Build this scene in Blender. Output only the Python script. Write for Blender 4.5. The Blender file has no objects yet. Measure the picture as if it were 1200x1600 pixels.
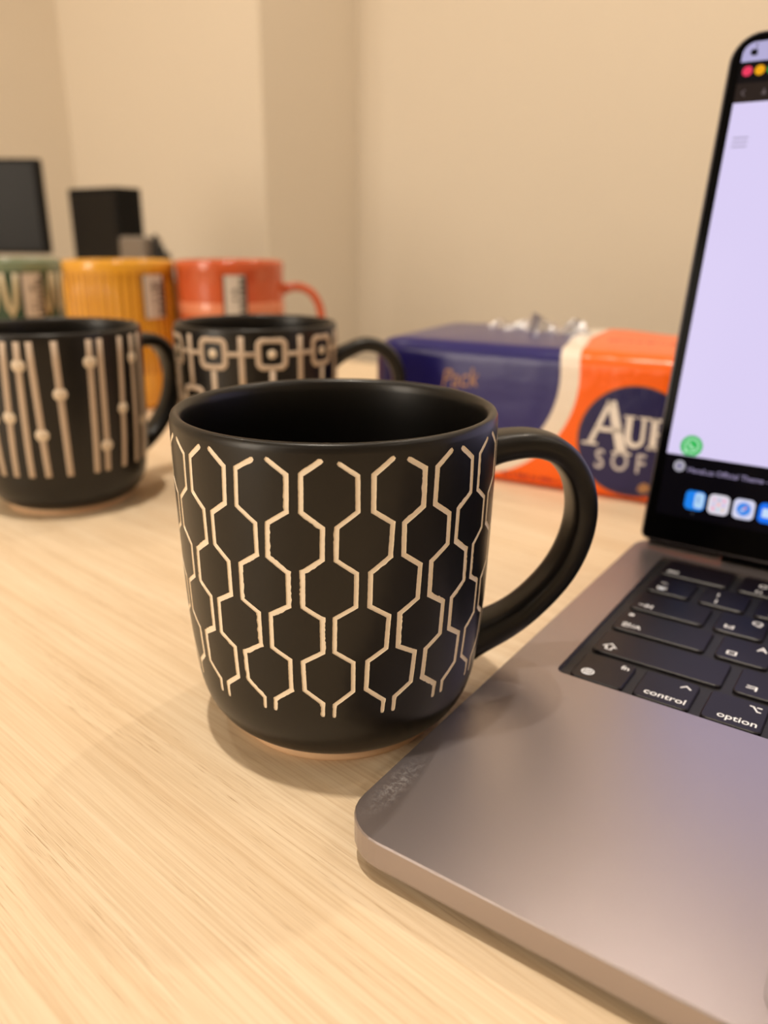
import bpy, bmesh, math, random
import numpy as np
from mathutils import Vector, Matrix
from mathutils.geometry import delaunay_2d_cdt

S = bpy.context.scene
COL = S.collection
PI = math.pi
TZ = 0.74                      # height of the table top above the floor
M = 0.001                      # dimensions below are millimetres, z counted from the table top


def W(x, y, z=0.0):
    return Vector((x * M, y * M, z * M + TZ))


def lin(r, g, b):
    f = lambda c: (c / 255 / 12.92) if c / 255 <= 0.04045 else ((c / 255 + 0.055) / 1.055) ** 2.4
    return (f(r), f(g), f(b), 1.0)


# ------------------------------------------------------------------ camera
cam = bpy.data.cameras.new('camera')
cam.sensor_fit = 'VERTICAL'
cam.sensor_height = 36.0
cam.lens = 1218.6 / 1600 * 36.0
cam.clip_start = 0.01
cam.clip_end = 50
cam.dof.use_dof = True
cam.dof.focus_distance = 0.188
cam.dof.aperture_fstop = 9.0
cam_ob = bpy.data.objects.new('camera', cam)
COL.objects.link(cam_ob)
cam_ob.location = W(89.4, -111.0, 134.2)
cam_ob.rotation_euler = (math.radians(70.7856), math.radians(-0.49), math.radians(34.7366))
S.camera = cam_ob

# ------------------------------------------------------------------ world, exposure
EXPOSURE = -0.1
wd = bpy.data.worlds.new('world')
S.world = wd
wd.use_nodes = True
wd.node_tree.nodes['Background'].inputs[0].default_value = (1.0, 0.8, 0.6, 1)
wd.node_tree.nodes['Background'].inputs[1].default_value = 0.05
S.view_settings.view_transform = 'Standard'
S.view_settings.look = 'None'
S.view_settings.exposure = EXPOSURE
S.view_settings.gamma = 1.0
S.view_settings.use_curve_mapping = False


# ------------------------------------------------------------------ ceiling spots: room downlights and added fill
def ceiling_spot(x, y, power, color=(1.0, 0.88, 0.73), cone=160, r=0.02):
    l = bpy.data.lights.new('ceiling_spot', 'SPOT')
    l.energy = power
    l.color = color
    l.spot_size = math.radians(cone)
    l.spot_blend = 1.0
    l.shadow_soft_size = r
    o = bpy.data.objects.new('ceiling_spot', l)
    COL.objects.link(o)
    o.location = (x, y, 2.37)
    return o


ceiling_spot(-0.165, -0.05, 63)          # right above the table
for lx, ly, p in ((-0.12, 0.99, 17), (0.75, 0.95, 9), (1.50, 0.02, 10), (1.60, 0.95, 16), (-1.15, 0.10, 13),
                  (-0.12, -2.30, 13), (1.50, -2.30, 7), (-1.20, -2.30, 14)):
    ceiling_spot(lx, ly, p)              # back and right room downlights; the other spots are added fill
al = bpy.data.lights.new('front_fill', 'AREA')      # broad fill light added far behind the camera
al.shape = 'RECTANGLE'
al.size, al.size_y = 0.8, 1.6
al.energy = 36
al.color = (1.0, 0.88, 0.73)
al_ob = bpy.data.objects.new('front_fill', al)
COL.objects.link(al_ob)
al_ob.location = (-1.05, -2.75, 1.5)
al_ob.rotation_euler = (math.radians(86), 0, math.radians(-16))


# ------------------------------------------------------------------ materials
def mat(name, color, rough=0.5, metal=0.0, spec=0.5, coat=0.0, noise=0.0, nscale=40.0, bump=0.0, bscale=300.0, emit=None, estr=1.0):
    m = bpy.data.materials.new(name)
    m.use_nodes = True
    nt = m.node_tree
    b = nt.nodes['Principled BSDF']
    b.inputs['Base Color'].default_value = color
    b.inputs['Roughness'].default_value = rough
    b.inputs['Metallic'].default_value = metal
    b.inputs['Specular IOR Level'].default_value = spec
    b.inputs['Coat Weight'].default_value = coat
    tc = nt.nodes.new('ShaderNodeTexCoord')
    if noise:
        n = nt.nodes.new('ShaderNodeTexNoise')
        n.inputs['Scale'].default_value = nscale
        n.inputs['Detail'].default_value = 5
        nt.links.new(tc.outputs['Object'], n.inputs['Vector'])
        mx = nt.nodes.new('ShaderNodeMix')
        mx.data_type = 'RGBA'
        mx.inputs[6].default_value = tuple(c * (1 - noise) for c in color[:3]) + (1,)
        mx.inputs[7].default_value = tuple(min(1, c * (1 + noise)) for c in color[:3]) + (1,)
        nt.links.new(n.outputs['Fac'], mx.inputs[0])
        nt.links.new(mx.outputs[2], b.inputs['Base Color'])
    if bump:
        n = nt.nodes.new('ShaderNodeTexNoise')
        n.inputs['Scale'].default_value = bscale
        n.inputs['Detail'].default_value = 3
        nt.links.new(tc.outputs['Object'], n.inputs['Vector'])
        bp = nt.nodes.new('ShaderNodeBump')
        bp.inputs['Strength'].default_value = bump
        bp.inputs['Distance'].default_value = 0.0004
        nt.links.new(n.outputs['Fac'], bp.inputs['Height'])
        nt.links.new(bp.outputs['Normal'], b.inputs['Normal'])
    if emit:
        b.inputs['Emission Color'].default_value = emit
        b.inputs['Emission Strength'].default_value = estr
    return m


def wood_mat():
    m = bpy.data.materials.new('light_wood_grain')
    m.use_nodes = True
    nt = m.node_tree
    b = nt.nodes['Principled BSDF']
    N, L = nt.nodes.new, nt.links.new
    tc = N('ShaderNodeTexCoord')
    mp = N('ShaderNodeMapping')
    mp.inputs['Rotation'].default_value = (0, 0, math.radians(7))
    L(tc.outputs['Object'], mp.inputs['Vector'])

    def noise(scale_vec, scale, detail, rough, dist=0.0):
        k = N('ShaderNodeMapping')
        k.inputs['Scale'].default_value = scale_vec
        L(mp.outputs['Vector'], k.inputs['Vector'])
        n = N('ShaderNodeTexNoise')
        n.inputs['Scale'].default_value = scale
        n.inputs['Detail'].default_value = detail
        n.inputs['Roughness'].default_value = rough
        n.inputs['Distortion'].default_value = dist
        L(k.outputs['Vector'], n.inputs['Vector'])
        return n.outputs['Fac']

    def ramp(src, stops):
        r = N('ShaderNodeValToRGB')
        e = r.color_ramp.elements
        e[0].position, e[0].color = stops[0]
        e[1].position, e[1].color = stops[-1]
        for p, c in stops[1:-1]:
            q = e.new(p)
            q.color = c
        L(src, r.inputs[0])
        return r.outputs[0]

    def mixc(fac, a, c, mode='MULTIPLY'):
        x = N('ShaderNodeMix')
        x.data_type = 'RGBA'
        x.blend_type = mode
        if isinstance(fac, float):
            x.inputs[0].default_value = fac
        else:
            L(fac, x.inputs[0])
        L(a, x.inputs[6])
        L(c, x.inputs[7])
        return x.outputs[2]

    broad = noise((1.0, 18, 1), 4.0, 4, 0.55, 0.6)
    base = ramp(broad, [(0.3, WOOD_A), (0.7, WOOD_B)])
    bands = noise((1.8, 105, 1), 4.0, 5, 0.62, 0.7)
    base = mixc(0.55, base, ramp(bands, [(0.36, (0.86, 0.80, 0.72, 1)), (0.60, (1, 1, 1, 1))]))
    streak = noise((5, 480, 1), 3.0, 4, 0.65, 0.3)
    base = mixc(0.45, base, ramp(streak, [(0.38, (0.78, 0.70, 0.60, 1)), (0.55, (1, 1, 1, 1))]))
    pores = noise((30, 1300, 1), 3.2, 2, 0.5, 0.0)
    patch = noise((2, 22, 1), 6.0, 2, 0.5, 0.0)
    pm = ramp(pores, [(0.60, (1, 1, 1, 1)), (0.72, (0.62, 0.52, 0.42, 1))])
    base = mixc(ramp(patch, [(0.42, (0.0, 0.0, 0.0, 1)), (0.66, (0.95, 0.95, 0.95, 1))]), base, pm)
    L(base, b.inputs['Base Color'])
    b.inputs['Roughness'].default_value = 0.5
    b.inputs['Specular IOR Level'].default_value = 0.35
    bp = N('ShaderNodeBump')
    bp.inputs['Strength'].default_value = 0.12
    bp.inputs['Distance'].default_value = 0.0003
    L(pores, bp.inputs['Height'])
    L(bp.outputs['Normal'], b.inputs['Normal'])
    return m


WOOD_A, WOOD_B = lin(233, 211, 180), lin(240, 222, 194)
m_wood = wood_mat()
m_wall = mat('beige_wall_paint', lin(233, 221, 203), 0.85, noise=0.015, nscale=3, bump=0.1, bscale=250)
m_floor = mat('grey_carpet', lin(120, 112, 104), 0.95, noise=0.2, nscale=400)
m_ceil = mat('white_ceiling', lin(235, 230, 222), 0.9)
m_glaze = mat('matte_black_glaze', lin(11, 9, 8), 0.34, spec=0.42, coat=0.06, noise=0.10, nscale=60, bump=0.05, bscale=500)
m_clay = mat('bare_clay', lin(250, 238, 220), 0.85, noise=0.06, nscale=500, bump=0.3, bscale=1500)
m_clay_base = mat('unglazed_foot', lin(226, 190, 152), 0.8, noise=0.05, nscale=300)
m_relief = mat('beige_relief', lin(196, 176, 156), 0.6, noise=0.05, nscale=300)
m_dot = mat('pale_relief_dot', lin(222, 206, 184), 0.55, noise=0.04, nscale=300)
m_coral = mat('coral_glaze', lin(202, 92, 52), 0.18, coat=0.4)
m_coral_l = mat('pale_coral', lin(222, 136, 100), 0.2, coat=0.4)
m_mustard = mat('mustard_glaze', lin(228, 166, 50), 0.2, coat=0.4)
m_flute = mat('dark_mustard', lin(164, 98, 16), 0.25, coat=0.3)
m_sage = mat('sage_green_glaze', lin(120, 136, 112), 0.2, coat=0.4)
m_green = mat('dark_green_glaze', lin(52, 78, 62), 0.25, coat=0.3)
m_cream = mat('cream_petal_glaze', lin(196, 180, 146), 0.35)
m_label = mat('label_paper', lin(206, 196, 186), 0.55)
m_ink_edge = mat('label_ink_and_edge', lin(66, 60, 58), 0.6)
m_alu = mat('space_grey_aluminium', lin(172, 164, 167), 0.30, metal=0.88, bump=0.10, bscale=7000)
m_lid = mat('dark_lid_aluminium', lin(84, 81, 84), 0.4, metal=0.8)
m_edge = mat('aluminium_side', lin(190, 182, 178), 0.38, metal=0.85)
m_dark = mat('shade_and_dark_plastic', lin(22, 20, 19), 0.6)
m_keys = mat('black_keycap', lin(16, 10, 18), 0.36, spec=0.36, bump=0.06, bscale=1500)
m_well = mat('black_keyboard_well', lin(16, 15, 17), 0.5)
m_legend = mat('white_key_legend', lin(236, 236, 236), 0.5, emit=lin(236, 236, 240), estr=0.18)
m_bezel = mat('black_bezel_glass', lin(5, 5, 6), 0.12, spec=0.03)
m_black = mat('black_plastic', lin(14, 12, 11), 0.5, spec=0.25, noise=0.1, nscale=80)
m_black2 = mat('soft_black_plastic', lin(9, 8, 8), 0.6, spec=0.2)
m_scrn_off = mat('switched_off_screen', lin(14, 11, 9), 0.3, spec=0.15)
m_grey = mat('grey_plastic', lin(120, 110, 100), 0.55)
m_film = mat('clear_wrap', lin(150, 146, 160), 0.3, spec=0.4)
m_film.node_tree.nodes['Principled BSDF'].inputs['Transmission Weight'].default_value = 0.6
m_white_ink = mat('white_print', lin(238, 232, 228), 0.35)
m_silver_ink = mat('silver_print', lin(205, 200, 205), 0.35)
m_gold_ink = mat('gold_print', lin(168, 124, 84), 0.35, metal=0.3)
m_red_ink = mat('red_print', lin(168, 34, 10), 0.4)


def smudge_alu():
    """palm rest aluminium: a few pale fingerprint smudges near the front left corner"""
    nt = m_alu.node_tree
    b = nt.nodes['Principled BSDF']
    N, L = nt.nodes.new, nt.links.new
    tc = N('ShaderNodeTexCoord')
    mp = N('ShaderNodeMapping')
    mp.inputs['Location'].default_value = (-0.0045, -0.018, 0)
    L(tc.outputs['Object'], mp.inputs['Vector'])
    mp2 = N('ShaderNodeMapping')
    mp2.inputs['Scale'].default_value = (1 / 0.0038, 1 / 0.015, 0)
    L(mp.outputs['Vector'], mp2.inputs['Vector'])
    ln_ = N('ShaderNodeVectorMath')
    ln_.operation = 'LENGTH'
    L(mp2.outputs['Vector'], ln_.inputs[0])
    mask = N('ShaderNodeMapRange')
    mask.inputs[1].default_value = 1.0
    mask.inputs[2].default_value = 0.1
    L(ln_.outputs['Value'], mask.inputs[0])
    n = N('ShaderNodeTexNoise')
    n.inputs['Scale'].default_value = 700
    n.inputs['Detail'].default_value = 12
    n.inputs['Roughness'].default_value = 0.8
    n.inputs['Distortion'].default_value = 0.6
    L(tc.outputs['Object'], n.inputs['Vector'])
    r = N('ShaderNodeMapRange')
    r.inputs[1].default_value = 0.46
    r.inputs[2].default_value = 0.74
    L(n.outputs['Fac'], r.inputs[0])
    mul = N('ShaderNodeMath')
    mul.operation = 'MULTIPLY'
    L(mask.outputs[0], mul.inputs[0])
    L(r.outputs[0], mul.inputs[1])
    mx = N('ShaderNodeMix')
    mx.data_type = 'RGBA'
    mx.inputs[6].default_value = b.inputs['Base Color'].default_value
    mx.inputs[7].default_value = lin(225, 228, 232)
    L(mul.outputs[0], mx.inputs[0])
    L(mx.outputs[2], b.inputs['Base Color'])
    sp = N('ShaderNodeMath')
    sp.operation = 'MULTIPLY_ADD'
    sp.inputs[1].default_value = -0.6
    sp.inputs[2].default_value = 0.85
    L(mul.outputs[0], sp.inputs[0])
    L(sp.outputs[0], b.inputs['Metallic'])


smudge_alu()


def screen_mat(name, rgb, k=1.0):
    c = lin(*rgb)
    m = bpy.data.materials.new(name)
    m.use_nodes = True
    b = m.node_tree.nodes['Principled BSDF']
    b.inputs['Base Color'].default_value = (0.003, 0.003, 0.003, 1)
    b.inputs['Roughness'].default_value = 0.12
    b.inputs['Specular IOR Level'].default_value = 0.03
    b.inputs['Emission Color'].default_value = c
    b.inputs['Emission Strength'].default_value = k / (2 ** EXPOSURE)
    return m


# ------------------------------------------------------------------ builders
def me_from(name, verts, faces, m, smooth=True, mats=None, fm=None):
    me = bpy.data.meshes.new(name)
    me.from_pydata([tuple(v) for v in verts], [], faces)
    for k in (mats or [m]):
        me.materials.append(k)
    if fm is not None:
        me.polygons.foreach_set('material_index', fm)
    if smooth:
        me.polygons.foreach_set('use_smooth', [True] * len(me.polygons))
    me.update()
    return me


def link(name, me, parent=None, loc=None, **props):
    o = bpy.data.objects.new(name, me)
    COL.objects.link(o)
    if parent is not None:
        o.parent = parent
    if loc is not None:
        o.location = loc
    for k, v in props.items():
        o[k] = v
    return o


def thing(name, label, cat, loc, rz=0.0, group=None):
    o = bpy.data.objects.new(name, None)
    o.empty_display_size = 0.02
    COL.objects.link(o)
    o.location = loc
    o.rotation_euler = (0, 0, rz)
    o['label'] = label
    o['category'] = cat
    if group:
        o['group'] = group
    return o


def part(name, verts, faces, m, parent, smooth=True, **props):
    """verts in millimetres, local to the parent"""
    return link(name, me_from(name, [(v[0] * M, v[1] * M, v[2] * M) for v in verts], faces, m, smooth), parent, **props)


def box_v(x0, x1, y0, y1, z0, z1):
    v = [(x0, y0, z0), (x1, y0, z0), (x1, y1, z0), (x0, y1, z0), (x0, y0, z1), (x1, y0, z1), (x1, y1, z1), (x0, y1, z1)]
    f = [(0, 3, 2, 1), (4, 5, 6, 7), (0, 1, 5, 4), (1, 2, 6, 5), (2, 3, 7, 6), (3, 0, 4, 7)]
    return v, f


def structure(name, x0, x1, y0, y1, z0, z1, m):
    v, f = box_v(x0, x1, y0, y1, z0, z1)
    return link(name, me_from(name, v, f, m, False), kind='structure')


def bevel_box(x0, x1, y0, y1, z0, z1, bev, seg=3):
    bm = bmesh.new()
    v, f = box_v(x0, x1, y0, y1, z0, z1)
    vs = [bm.verts.new(p) for p in v]
    for q in f:
        bm.faces.new([vs[i] for i in q])
    bmesh.ops.bevel(bm, geom=list(bm.edges), offset=bev, segments=seg, affect='EDGES', profile=0.5)
    bmesh.ops.recalc_face_normals(bm, faces=bm.faces)
    bm.verts.ensure_lookup_table()
    for i, w in enumerate(bm.verts):
        w.index = i
    out = [tuple(w.co) for w in bm.verts], [tuple(w.index for w in q.verts) for q in bm.faces]
    bm.free()
    return out


def rrect(x0, x1, y0, y1, r, n=6):
    """rounded rectangle outline, counter-clockwise"""
    rs = r if isinstance(r, (list, tuple)) else [r] * 4
    out = []
    for cx, cy, a0, rr in ((x1 - rs[0], y0 + rs[0], -90, rs[0]), (x1 - rs[1], y1 - rs[1], 0, rs[1]), (x0 + rs[2], y1 - rs[2], 90, rs[2]), (x0 + rs[3], y0 + rs[3], 180, rs[3])):
        for i in range(n + 1):
            a = math.radians(a0 + 90 * i / n)
            out.append((cx + rr * math.cos(a), cy + rr * math.sin(a)))
    return out


def loft(loops, cap_first=True, cap_last=True):
    """stack of closed loops with equal counts -> verts, faces"""
    n = len(loops[0])
    v = [p for l in loops for p in l]
    f = []
    for k in range(len(loops) - 1):
        a, b = k * n, (k + 1) * n
        for i in range(n):
            j = (i + 1) % n
            f.append((a + i, a + j, b + j, b + i))
    if cap_first:
        f.append(tuple(reversed(range(n))))
    if cap_last:
        f.append(tuple(range((len(loops) - 1) * n, len(loops) * n)))
    return v, f


def plate(outline, z0, z1, bev=0.0):
    ls = [[(x, y, z0) for x, y in outline]]
    if bev:
        cx = sum(p[0] for p in outline) / len(outline)
        cy = sum(p[1] for p in outline) / len(outline)
        xs = [p[0] for p in outline]
        ys = [p[1] for p in outline]
        hx, hy = (max(xs) - min(xs)) / 2, (max(ys) - min(ys)) / 2
        mx, my = (max(xs) + min(xs)) / 2, (max(ys) + min(ys)) / 2
        ls.append([(x, y, z1 - bev) for x, y in outline])
        ls.append([(mx + (x - mx) * (1 - bev / hx), my + (y - my) * (1 - bev / hy), z1) for x, y in outline])
    else:
        ls.append([(x, y, z1) for x, y in outline])
    return loft(ls)


def lathe(prof, n=96, closed_bottom=True, closed_top=True, rf=None):
    v, f = [], []
    for r, z in prof:
        for i in range(n):
            a = 2 * PI * i / n
            rr = rf(r, z, a) if rf else r
            v.append((rr * math.cos(a), rr * math.sin(a), z))
    for k in range(len(prof) - 1):
        for i in range(n):
            j = (i + 1) % n
            f.append((k * n + i, k * n + j, (k + 1) * n + j, (k + 1) * n + i))
    if closed_bottom:
        f.append(tuple(reversed(range(n))))
    if closed_top:
        f.append(tuple(range((len(prof) - 1) * n, len(prof) * n)))
    return v, f


def hermite(zk, rk):
    m = []
    for i in range(len(zk)):
        if i == 0:
            m.append((rk[1] - rk[0]) / (zk[1] - zk[0]))
        elif i == len(zk) - 1:
            m.append((rk[-1] - rk[-2]) / (zk[-1] - zk[-2]))
        else:
            a = (rk[i] - rk[i - 1]) / (zk[i] - zk[i - 1])
            b = (rk[i + 1] - rk[i]) / (zk[i + 1] - zk[i])
            m.append(0 if a * b <= 0 else 2 * a * b / (a + b))

    def ev(z):
        i = 0
        while i < len(zk) - 2 and z > zk[i + 1]:
            i += 1
        h = zk[i + 1] - zk[i]
        t = (z - zk[i]) / h
        t2, t3 = t * t, t * t * t
        return (2 * t3 - 3 * t2 + 1) * rk[i] + (t3 - 2 * t2 + t) * h * m[i] + (-2 * t3 + 3 * t2) * rk[i + 1] + (t3 - t2) * h * m[i + 1]
    return ev


def text_mesh(s, size, m, extrude=0.0, shear=0.0, bold=0.0, align='LEFT'):
    c = bpy.data.curves.new('text', 'FONT')
    c.body = s
    c.size = size * M
    c.extrude = extrude * M
    c.shear = shear
    c.offset = bold * M
    c.align_x = align
    c.resolution_u = 3
    o = bpy.data.objects.new('text', c)
    COL.objects.link(o)
    dg = bpy.context.evaluated_depsgraph_get()
    dg.update()
    me = bpy.data.meshes.new_from_object(o.evaluated_get(dg))
    bpy.data.objects.remove(o)
    bpy.data.curves.remove(c)
    me.materials.clear()
    me.materials.append(m)
    return me


def poly_ribbon(pts, width, h0, h1, closed=False, jit=None):
    """flat strip along a 2-D polyline -> list of (u, v, h) vertices and faces; slightly domed"""
    n = len(pts)
    v, f = [], []
    for i in range(n):
        p = Vector(pts[i])
        a = Vector(pts[(i - 1) % n]) if (closed or i > 0) else None
        b = Vector(pts[(i + 1) % n]) if (closed or i < n - 1) else None
        d1 = (p - a).normalized() if a is not None else (b - p).normalized()
        d2 = (b - p).normalized() if b is not None else d1
        t = (d1 + d2).normalized()
        nr = Vector((-t.y, t.x))
        k = width / 2 / max(0.5, nr.dot(Vector((-d1.y, d1.x))))
        v += [(*(p + nr * k), h0), (*(p + nr * k * 0.55), h1), (*(p - nr * k * 0.55), h1), (*(p - nr * k), h0)]
    for i in range(n if closed else n - 1):
        j = (i + 1) % n
        for q in range(3):
            f.append((i * 4 + q, i * 4 + q + 1, j * 4 + q + 1, j * 4 + q))
    if not closed:
        f.append((3, 2, 1, 0))
        f.append(tuple((n - 1) * 4 + q for q in range(4)))
    return v, f


# ------------------------------------------------------------------ the room
X0, X1, Y0, Y1, H = -1.504, 2.7, -2.9, 1.289, 2.4
structure('floor', X0 - .1, X1 + .1, Y0 - .1, Y1 + .1, -0.1, 0.0, m_floor)
structure('ceiling', X0 - .1, X1 + .1, Y0 - .1, Y1 + .1, H, H + 0.1, m_ceil)
structure('wall_back', X0 - .1, X1 + .1, Y1, Y1 + 0.1, 0, H, m_wall)
structure('wall_left', X0 - 0.1, X0, Y0, Y1, 0, H, m_wall)
structure('wall_right', X1, X1 + 0.1, Y0, Y1, 0, H, m_wall)
structure('wall_front', X0 - .1, X1 + .1, Y0 - 0.1, Y0, 0, H, m_wall)
structure('wall_pilaster', X0, -0.950, 1.013, Y1, 0, H, m_wall)

# ------------------------------------------------------------------ the table
table = thing('desk', 'long light maple wood desk that carries the mugs and the laptop', 'desk', (-0.25, -0.07, 0))
tv, tf = bevel_box(-1120, 1100, -640, 698, TZ * 1000 - 28, TZ * 1000, 1.5, 2)
part('desk_top', tv, tf, m_wood, table, smooth=False)
for sx in (-1, 1):
    for sy in (-1, 1):
        cx, cy = sx * 1040, 30 + sy * 600
        lv, lf = bevel_box(cx - 25, cx + 25, cy - 25, cy + 25, 0, TZ * 1000 - 28, 3, 2)
        part('leg', lv, lf, m_black, table, smooth=False)

# ------------------------------------------------------------------ the black carved mugs
ZK = [3.0, 4.3, 6.2, 8, 12, 18, 26, 40, 65, 84, 92]
RK = [31.4, 33.5, 35.7, 37.2, 39.3, 40.8, 41.7, 42.8, 43.6, 43.9, 43.8]
mug_r = hermite(ZK, RK)
RIM = [(43.75, 90.8), (43.4, 91.6), (42.7, 92.0), (41.9, 91.9), (41.2, 91.3), (40.8, 90.4), (40.5, 88.5)]
INNER = [(40.4, 80), (40.2, 60), (39.4, 40), (38.2, 26), (36.8, 17), (34.2, 11.5), (30.0, 9.0), (20, 8.0), (8, 7.8)]
FOOT = [(27.5, 1.4), (29.0, 0.0), (30.6, 0.0), (31.1, 0.7), (31.2, 3.0), (30.2, 3.4)]
NS = 192


def wrap(u, z, h):
    """flat mug coordinates (millimetres round the wall, height, relief) -> space"""
    r = mug_r(z)
    a = u / 43.0
    return ((r + h) * math.cos(a), (r + h) * math.sin(a), z)


def sweep(path, widths, thick, up=Vector((0, 1, 0)), n=14):
    """strap of rounded section along a path in the local xz plane"""
    loops = []
    for i, (x, z) in enumerate(path):
        p = Vector((x, 0, z))
        a = Vector((*path[max(0, i - 1)], 0))
        b = Vector((*path[min(len(path) - 1, i + 1)], 0))
        t = Vector((b.x - a.x, 0, b.y - a.y)).normalized()
        nr = Vector((t.z, 0, -t.x))
        w = widths[i] / 2
        th = thick[i] / 2
        lp = []
        for k in range(n):
            q = 2 * PI * k / n
            c, s = math.cos(q), math.sin(q)
            e = 0.62
            lp.append(tuple(p + up * w * math.copysign(abs(c) ** e, c) + nr * th * math.copysign(abs(s) ** e, s)))
        loops.append(lp)
    return loft(loops)


def smooth_path(pts, sub=6):
    out = []
    n = len(pts)
    for i in range(n - 1):
        p0, p1, p2, p3 = (Vector(pts[max(0, i - 1)]), Vector(pts[i]), Vector(pts[i + 1]), Vector(pts[min(n - 1, i + 2)]))
        for k in range(sub):
            t = k / sub
            out.append(tuple(0.5 * ((2 * p1) + (p2 - p0) * t + (2 * p0 - 5 * p1 + 4 * p2 - p3) * t * t + (3 * p1 - p0 - 3 * p2 + p3) * t ** 3)))
    out.append(tuple(pts[-1]))
    return out


def handle_part(root, az, m, k=1.0, rise=0.0):
    pts = [(40.0, 78.0), (47.0, 79.5), (56.0, 80.0), (64.0, 77.2), (70.0, 70.0), (72.6, 60.0), (71.4, 49.5), (67.0, 39.5), (59.5, 30.5), (51.0, 24.0), (39.0, 18.5)]
    path = smooth_path([(40 + (x - 40) * k, z - rise * max(0, 1 - i / 2.2)) for i, (x, z) in enumerate(pts)])
    n = len(path)
    wd_, th = [], []
    for i in range(n):
        t = i / (n - 1)
        e = abs(2 * t - 1) ** 6
        wd_.append(13.5 + 4.0 * e)
        th.append(7.6 + 3.0 * e)
    v, f = sweep(path, wd_, th)
    ca, sa = math.cos(az), math.sin(az)
    v = [(x * ca - y * sa, x * sa + y * ca, z) for x, y, z in v]
    return part('handle', v, f, m, root)


def mug_body_plain(root, m):
    prof = [(28.0, 3.1), (31.2, 3.0), (32.2, 3.5)] + [(mug_r(z), z) for z in (4.3, 5.2, 6.2, 7, 8, 10, 12, 15, 18, 22, 26, 33, 40, 50, 65, 75, 84, 89.5)] + RIM + INNER
    v, f = lathe(prof, 128)
    part('body', v, f, m, root)


def mug_foot(root):
    v, f = lathe(FOOT, 128)
    part('foot_ring', v, f, m_clay_base, root, label='bare terracotta foot ring')


MUG_NAME = 'coffee_mug'


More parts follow.
